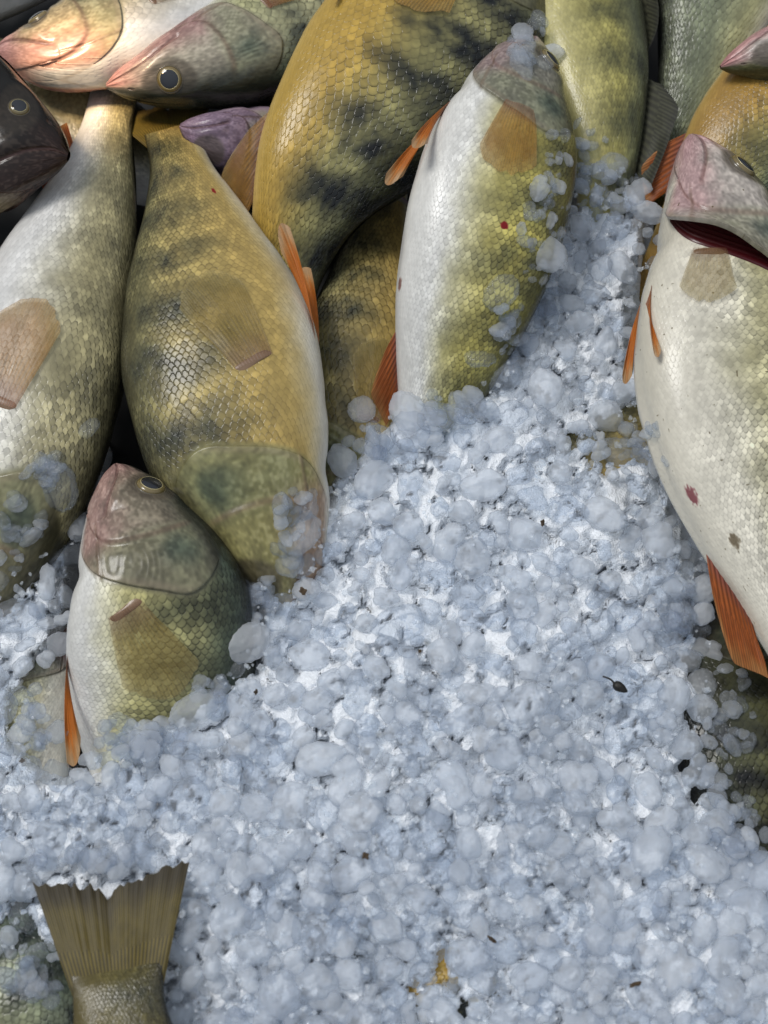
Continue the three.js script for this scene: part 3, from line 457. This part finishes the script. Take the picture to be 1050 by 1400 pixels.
function pelletGeo(seed, detail, kind) {
  const g = ico(detail), p = g.attributes.position, r = rng(seed * 91 + 5), uv = [], d = new THREE.Vector3(), o = (seed % 97) * 3.1;
  const lobes = []; const nl = kind === 'clump' ? 3 + Math.floor(r() * 3) : kind === 'double' ? 2 : 0;
  for (let i = 0; i < nl; i++) { const a = i / nl * 6.283 + r(), m = kind === 'double' ? 0.5 : 0.35 + 0.25 * r(); lobes.push([new THREE.Vector3(Math.cos(a) * m, (r() - 0.5) * 0.35, Math.sin(a) * m), 0.5 + 0.2 * r()]); }
  const sq = 0.6 + 0.28 * r(), st = 0.82 + 0.36 * r(), cuts = [];
  for (let i = 0; i < 3; i++) cuts.push([new THREE.Vector3(r() - 0.5, r() - 0.3, r() - 0.5).normalize(), 0.72 + 0.2 * r()]);   // flat broken faces
  for (let i = 0; i < p.count; i++) {
    d.fromBufferAttribute(p, i).normalize();
    let rad = 1;
    if (nl) {
      rad = 0.55; for (const [c, ro] of lobes) { const b = c.dot(d), k = b * b - c.lengthSq() + ro * ro; if (k > 0) { const x = b + Math.sqrt(k), h = clamp(0.5 + 0.5 * (x - rad) / 0.12); rad = lerp(rad, x, h) + 0.12 * h * (1 - h); } }
    }
    rad *= 1 + 0.20 * fbm(d.x * 1.7 + o, d.y * 1.7, d.z * 1.7, 2);
    for (const [n, h] of cuts) { const k = n.dot(d); if (k > 0.1) { const lim = h / k; if (rad > lim) rad = lerp(rad, lim, 0.8); } }
    rad *= 1 + 0.05 * noise(d.x * 6 + o, d.y * 6, d.z * 6) + 0.04 * noise(d.x * 12 + o, d.y * 12, d.z * 12) + 0.03 * noise(d.x * 23, d.y * 23 + o, d.z * 23);
    const x = d.x * rad * st, y = d.y * rad * sq, z = d.z * rad / st; p.setXYZ(i, x, y, z); uv.push(x * 0.7 + y * 0.35, z * 0.7 - y * 0.35);
  }
  g.setAttribute('uv', new THREE.Float32BufferAttribute(uv, 2)); g.computeVertexNormals(); return g;
}
// the heap's top surface
const HP = [[790, 330, 0.006], [790, 430, 0.012], [850, 250, 0.004], [640, 600, 0.012], [560, 560, 0.010], [700, 500, 0.012], [860, 480, 0.008], [860, 600, 0.000], [600, 720, 0.024], [800, 720, 0.018], [900, 760, 0.008], [470, 640, 0.006], [450, 720, 0.016], [400, 820, 0.012], [360, 900, 0.016], [550, 900, 0.034], [700, 950, 0.036], [900, 950, 0.016], [970, 900, -0.004], [980, 1060, 0.004], [1030, 1030, -0.008], [700, 1150, 0.034], [520, 1120, 0.036], [300, 1040, 0.022], [220, 980, 0.014], [180, 1060, 0.020], [120, 1130, 0.030], [300, 1250, 0.034], [150, 1280, 0.026], [40, 1120, 0.020], [30, 1260, 0.014], [20, 1000, 0.0], [40, 880, 0.002], [80, 700, -0.002], [120, 610, 0.0], [900, 1180, 0.026], [1020, 1180, 0.012], [1000, 1330, 0.028], [800, 1350, 0.026], [600, 1360, 0.020], [420, 1370, 0.030], [720, 40, 0.014], [740, 120, 0.012], [60, 1370, 0.010]];
function iceTop(x, y) { let s = 0, w = 0; for (const [a, b, h] of HP) { const d = (x - a) ** 2 + (y - b) ** 2, k = 1 / (d + 900) ** 1.6; s += k * h; w += k; } return s / w; }
const poly = (pts) => (x, y) => { let inn = false; for (let i = 0, j = pts.length - 1; i < pts.length; j = i++) { const [xi, yi] = pts[i], [xj, yj] = pts[j]; if ((yi > y) !== (yj > y) && x < (xj - xi) * (y - yi) / (yj - yi) + xi) inn = !inn; } return inn; };
const mainHeap = poly([[810, 215], [870, 230], [900, 290], [885, 360], [880, 470], [905, 600], [930, 690], [960, 770], [985, 840], [1000, 900], [980, 960], [975, 1060], [1000, 1130], [1100, 1180], [1100, 1480], [225, 1480], [228, 1330], [240, 1170], [150, 1185], [60, 1185], [95, 1330], [70, 1310], [-40, 1300], [-40, 820], [30, 850], [50, 900], [20, 1000], [80, 1060], [170, 1040], [160, 1000], [270, 935], [345, 900], [335, 800], [390, 770], [420, 700], [440, 650], [490, 600], [520, 575], [560, 545], [640, 540], [640, 490], [690, 440], [670, 400], [740, 330], [770, 290]]);
const leftHeap = poly([[100, 570], [160, 610], [130, 660], [115, 760], [95, 880], [60, 930], [-30, 900], [-30, 820], [30, 760], [20, 690], [60, 640]]);
const topBit = poly([[700, 10], [745, 15], [760, 60], [745, 110], [710, 90], [690, 60]]);
const noTail = poly([[58, 1192], [90, 1180], [236, 1178], [238, 1240], [225, 1340], [240, 1480], [125, 1480], [100, 1330]]);
const kinds = ['round', 'clump', 'round', 'double', 'round', 'clump', 'round', 'clump', 'double', 'round'];
const geos = kinds.map((k, i) => pelletGeo(i + 1, 6, k)), bitGeos = [1, 2, 3].map((i) => { const g = new THREE.IcosahedronGeometry(1, 1), p = g.attributes.position, d = new THREE.Vector3(); for (let k = 0; k < p.count; k++) { d.fromBufferAttribute(p, k); d.multiplyScalar(0.75 + 0.55 * noise(d.x * 1.8 + i * 9, d.y * 1.8, d.z * 1.8)); p.setXYZ(k, d.x, d.y, d.z); } g.computeVertexNormals(); return g; });
const inIce = (x, y) => (mainHeap(x, y) || leftHeap(x, y) || topBit(x, y)) && !noTail(x, y);
{                                                                        // the packed inside of the heap: pellets frozen into one crust
  const X0 = -70, Y0 = 190, ST = 3.1, NX = 380, NY = 418, hs = new Float32Array((NX + 1) * (NY + 1)), RR = rng(77);
  const CX = 60, CY = 66, coarse = [];
  for (let i = 0; i <= CX; i++) for (let j = 0; j <= CY; j++) {
    const x = X0 + NX * ST * i / CX, y = Y0 + NY * ST * j / CY; let n = 0;
    for (let a = -2; a <= 2; a++) for (let b = -2; b <= 2; b++) if (mainHeap(x + a * 12, y + b * 12) || leftHeap(x + a * 12, y + b * 12) || noTail(x + a * 12, y + b * 12)) n++;
    coarse.push([sst(0.15, 0.85, n / 25), iceTop(x, y)]);
  }
  const look = (x, y, c) => { const u = clamp((x - X0) / (NX * ST), 0, 0.9999) * CX, v = clamp((y - Y0) / (NY * ST), 0, 0.9999) * CY, i = Math.floor(u), j = Math.floor(v), g = (a, b) => coarse[(i + a) * (CY + 1) + j + b][c]; return lerp(lerp(g(0, 0), g(1, 0), u - i), lerp(g(0, 1), g(1, 1), u - i), v - j); };
  const idx = (i, j) => i * (NY + 1) + j;
  for (let i = 0; i <= NX; i++) for (let j = 0; j <= NY; j++) hs[idx(i, j)] = -0.0135;
  for (let k = 0; k < 9000; k++) {
    const x = X0 + RR() * NX * ST, y = Y0 + RR() * NY * ST, r = 6 + 17 * RR() * RR(), up = -0.0125 + 0.0075 * RR(), sq = 0.75 + 0.5 * RR(), an = RR() * 3.1, ca = Math.cos(an), sa = Math.sin(an);
    for (let i = Math.max(0, Math.floor((x - X0 - r * 1.4) / ST)); i <= Math.min(NX, (x - X0 + r * 1.4) / ST); i++) for (let j = Math.max(0, Math.floor((y - Y0 - r * 1.4) / ST)); j <= Math.min(NY, (y - Y0 + r * 1.4) / ST); j++) {
      const dx = X0 + i * ST - x, dy = Y0 + j * ST - y, d = Math.hypot((dx * ca + dy * sa) / sq, (dy * ca - dx * sa) * sq) / r * (1 + 0.25 * noise2((x + dx) / 7, (y + dy) / 7, k % 7));
      if (d < 1) hs[idx(i, j)] = Math.max(hs[idx(i, j)], up + 0.5 * r * PX * (Math.sqrt(1 - d * d) - 0.3));
    }
  }
  const m = new THREE.Mesh(gridGeo(NX, NY, (i, j) => { const x = X0 + ST * i, y = Y0 + ST * j, k = look(x, y, 0), p = at(x, y, lerp(-0.085, look(x, y, 1) - 0.002 + hs[idx(i, j)], k)); p.y += 0.0007 * noise2(x / 5, y / 5, 2) + 0.0006 * noise2(x / 11, y / 11, 3); return [p.x, p.y, p.z, x / 110, y / 110]; }), packedMat);
  m.castShadow = m.receiveShadow = true; put(m, 'packed_ice', 'packed crust of frozen pellets under the loose pellets', 'ice', null, 'structure');
}
const placed = [], cell = new Map(), key = (x, y) => Math.floor(x / 70) + '_' + Math.floor(y / 70);
function tryPellet(x, y, r, layer, gap, lift = 0) {
  for (let a = -1; a <= 1; a++) for (let b = -1; b <= 1; b++) for (const o of cell.get(key(x + a * 70, y + b * 70)) || []) if (o.layer === layer && Math.hypot(o.x - x, o.y - y) < gap * (o.r + r)) return false;
  const h = iceTop(x, y) - 0.0035 + lift + (R() - 0.5) * 0.005, p = at(x, y, h);
  if (depthInFish(p) < 0.96) return false;
  const o = { x, y, r, layer, p, kind: Math.floor(R() * geos.length), mat: Math.floor(R() * iceMats.length), q: new THREE.Quaternion().setFromEuler(new THREE.Euler((R() - 0.5) * 1.2, R() * 6.283, (R() - 0.5) * 1.2)), s: [r * PX * (0.95 + 0.15 * R()), r * PX * (0.9 + 0.3 * R()), r * PX * (0.95 + 0.15 * R())] };
  placed.push(o); const k = key(x, y); if (!cell.has(k)) cell.set(k, []); cell.get(k).push(o); return true;
}
for (let layer = 0; layer < 1; layer++) for (let k = 0; k < 8000; k++) {
  const x = -60 + R() * 1180, y = R() * 1480, jx = x + 22 * noise(x / 40, y / 40, 3), jy = y + 22 * noise(x / 40, y / 40, 7);
  if (!inIce(jx, jy)) continue;
  const big = k < 500, r = big ? 18 + 10 * R() : k < 3500 ? 13 + 7 * R() : 8 + 5 * R();
  tryPellet(x, y, r, layer, 0.76);
}
// loose pellets and chips that rest on the fish near the heap
function drop(x, y, r) {
  let h = 0.085; const low = iceTop(x, y); while (h > low) { if (depthInFish(at(x, y, h)) < 1) break; h -= 0.0015; }
  placed.push({ x, y, r, layer: 0, p: at(x, y, h + 0.2 * r * PX), kind: Math.floor(R() * geos.length), mat: R() < 0.25 ? 1 : R() < 0.5 ? 3 : 4, q: new THREE.Quaternion().setFromEuler(new THREE.Euler((R() - 0.5) * 0.8, R() * 6.283, (R() - 0.5) * 0.8)), s: [r * PX * (0.8 + 0.5 * R()), r * PX * 0.7, r * PX * (0.8 + 0.5 * R())] });
}
for (const [x, y, r] of [[715, 50, 25], [735, 30, 20], [712, 92, 22], [742, 85, 16], [835, 232, 28], [872, 262, 20], [745, 345, 24], [685, 400, 20], [660, 490, 26], [735, 255, 18], [595, 570, 28], [640, 545, 20], [560, 590, 24], [520, 600, 20], [495, 560, 18], [80, 665, 24], [120, 585, 18], [410, 730, 26], [420, 690, 22], [395, 770, 24]]) drop(x, y, r);
for (const [x, y, sx, sy, n, r0, r1] of [[745, 350, 36, 90, 40, 6, 18], [700, 460, 45, 50, 30, 7, 18], [755, 250, 22, 50, 16, 6, 14], [610, 560, 60, 25, 18, 7, 18], [190, 1010, 85, 26, 34, 8, 20], [290, 940, 35, 22, 7, 7, 15], [500, 600, 35, 35, 12, 7, 16], [400, 720, 24, 55, 18, 8, 20], [360, 810, 24, 40, 12, 7, 16], [720, 60, 26, 50, 14, 7, 15], [790, 210, 40, 60, 16, 6, 15], [830, 260, 45, 40, 16, 8, 18], [70, 640, 40, 40, 16, 8, 18], [30, 730, 40, 60, 18, 8, 20], [930, 860, 40, 110, 20, 7, 16], [990, 1000, 50, 120, 34, 6, 16], [1010, 1130, 45, 50, 26, 7, 17], [110, 1176, 90, 12, 16, 8, 18], [60, 1000, 30, 60, 14, 7, 16], [40, 1340, 40, 50, 16, 8, 18], [880, 600, 40, 60, 20, 7, 16]])
  for (let k = 0; k < n; k++) drop(x + (R() + R() - 1) * sx, y + (R() + R() - 1) * sy, lerp(r0, r1, R() * R()));
const inView = (o) => o.x > -20 && o.x < 1070 && o.y > -10 && o.y < 1420;
const chief = placed.filter((o) => o.layer === 0 && inView(o)).sort((a, b) => b.r - a.r).slice(0, 300), chiefSet = new Set(chief);
let serial = 0;
for (const o of chief) {
  const m = new THREE.Mesh(pelletGeo(++serial + 100, 8, kinds[o.kind]), iceMats[o.mat]); m.castShadow = m.receiveShadow = true;
  m.position.copy(o.p); m.quaternion.copy(o.q); m.scale.set(...o.s);
  const kd = kinds[o.kind];
  put(m, kd === 'round' ? 'ice_pellet' : 'ice_clump', kd === 'round' ? 'large rounded cloudy ice pellet on top of the heap' : kd === 'double' ? 'two cloudy ice pellets frozen together on the heap' : 'lumpy clump of cloudy ice frozen from several pellets', 'ice', kd === 'round' ? 'large round ice pellets' : kd === 'double' ? 'twin ice pellets' : 'lumpy ice clumps');
}
const M4 = new THREE.Matrix4(), pile = new THREE.Group();
iceMats.forEach((mat, k) => {
  const list = placed.filter((o) => o.mat === k && !chiefSet.has(o)); if (!list.length) return;
  const m = part(mergeGeometries(list.map((o) => geos[o.kind].clone().applyMatrix4(M4.compose(o.p, o.q, new THREE.Vector3(...o.s))))), mat, 'packed_pellets', pile); m.userData.kind = 'stuff';
});
put(pile, 'ice_heap', 'mass of smaller ice pellets packed under and between the large ones', 'ice', null, 'stuff');
// crumbs of clear ice in the gaps and on the pellets
const bits = [];
for (let t = 0; t < 60000 && bits.length < 2200; t++) {
  const x = -40 + R() * 1130, y = 180 + R() * 1290; if (!inIce(x + 26 * noise(x / 40, y / 40, 3), y + 26 * noise(x / 40, y / 40, 7))) continue;
  if (noise(x / 55, y / 55, 12) < R() * 0.9 - 0.55) continue;
  const p = at(x, y, iceTop(x, y) + 0.003 - 0.008 * R()); if (depthInFish(p) < 0.98) continue;
  const r = (2.2 + 5 * R() * R()) * PX;
  bits.push(bitGeos[bits.length % 3].clone().applyMatrix4(M4.compose(p, new THREE.Quaternion().setFromEuler(new THREE.Euler(R() * 6, R() * 6, R() * 6)), new THREE.Vector3(r, r * (0.6 + 0.5 * R()), r * (0.7 + 0.6 * R())))));
}
{ const m = new THREE.Mesh(mergeGeometries(bits), clearIce); m.castShadow = m.receiveShadow = true; put(m, 'ice_crumbs', 'fine glittering crumbs of clear ice between the pellets', 'ice', null, 'stuff'); }
// litter on the ice
{
  const husk = new THREE.MeshStandardMaterial({ color: '#17140f', roughness: 0.5 }), brown = new THREE.MeshStandardMaterial({ color: '#4a3a26', roughness: 0.7 });
  const g = new THREE.Group(), body = new THREE.SphereGeometry(1, 18, 12), p = body.attributes.position;
  for (let i = 0; i < p.count; i++) { const x = p.getX(i), k = 1 - 0.35 * x + 0.12 * noise(p.getX(i) * 3, p.getY(i) * 3, p.getZ(i) * 3); p.setXYZ(i, x * 0.0030, p.getY(i) * 0.0016 * k, p.getZ(i) * 0.0018 * k); }
  body.computeVertexNormals(); part(body, husk, 'husk', g);
  part(new THREE.TubeGeometry(new THREE.CatmullRomCurve3([new THREE.Vector3(-0.002, 0, 0), new THREE.Vector3(-0.0045, 0.0008, -0.0006), new THREE.Vector3(-0.0075, 0.0004, -0.0002)]), 10, 0.00035, 6), husk, 'stalk', g);
  g.position.copy(at(848, 940, iceTop(848, 940) + 0.0065)); g.rotation.y = -0.55; put(g, 'seed_husk', 'black seed husk with a thin stalk lying on the ice', 'seed');
  const flake = new THREE.IcosahedronGeometry(1, 1), q = flake.attributes.position, d = new THREE.Vector3();
  for (let i = 0; i < q.count; i++) { d.fromBufferAttribute(q, i); d.multiplyScalar(0.8 + 0.5 * noise(d.x * 2, d.y * 2, d.z * 2 + 3)); q.setXYZ(i, d.x, d.y * 0.35, d.z); } flake.computeVertexNormals();
  for (const [x, y, r] of [[414, 808, 6], [672, 1284, 7], [868, 1346, 8], [350, 946, 4], [574, 890, 3], [500, 1170, 5], [30, 1040, 4], [742, 715, 5]]) {
    const m = new THREE.Mesh(flake, brown); m.castShadow = m.receiveShadow = true; m.scale.setScalar(r * PX); m.rotation.set(R(), R() * 6, R()); m.position.copy(at(x, y, iceTop(x, y) + 0.005));
    put(m, 'debris_flake', 'tiny dark brown flake of litter caught on the ice', 'debris', 'flakes of litter on the ice');
  }
}
renderer.render(scene, camera);
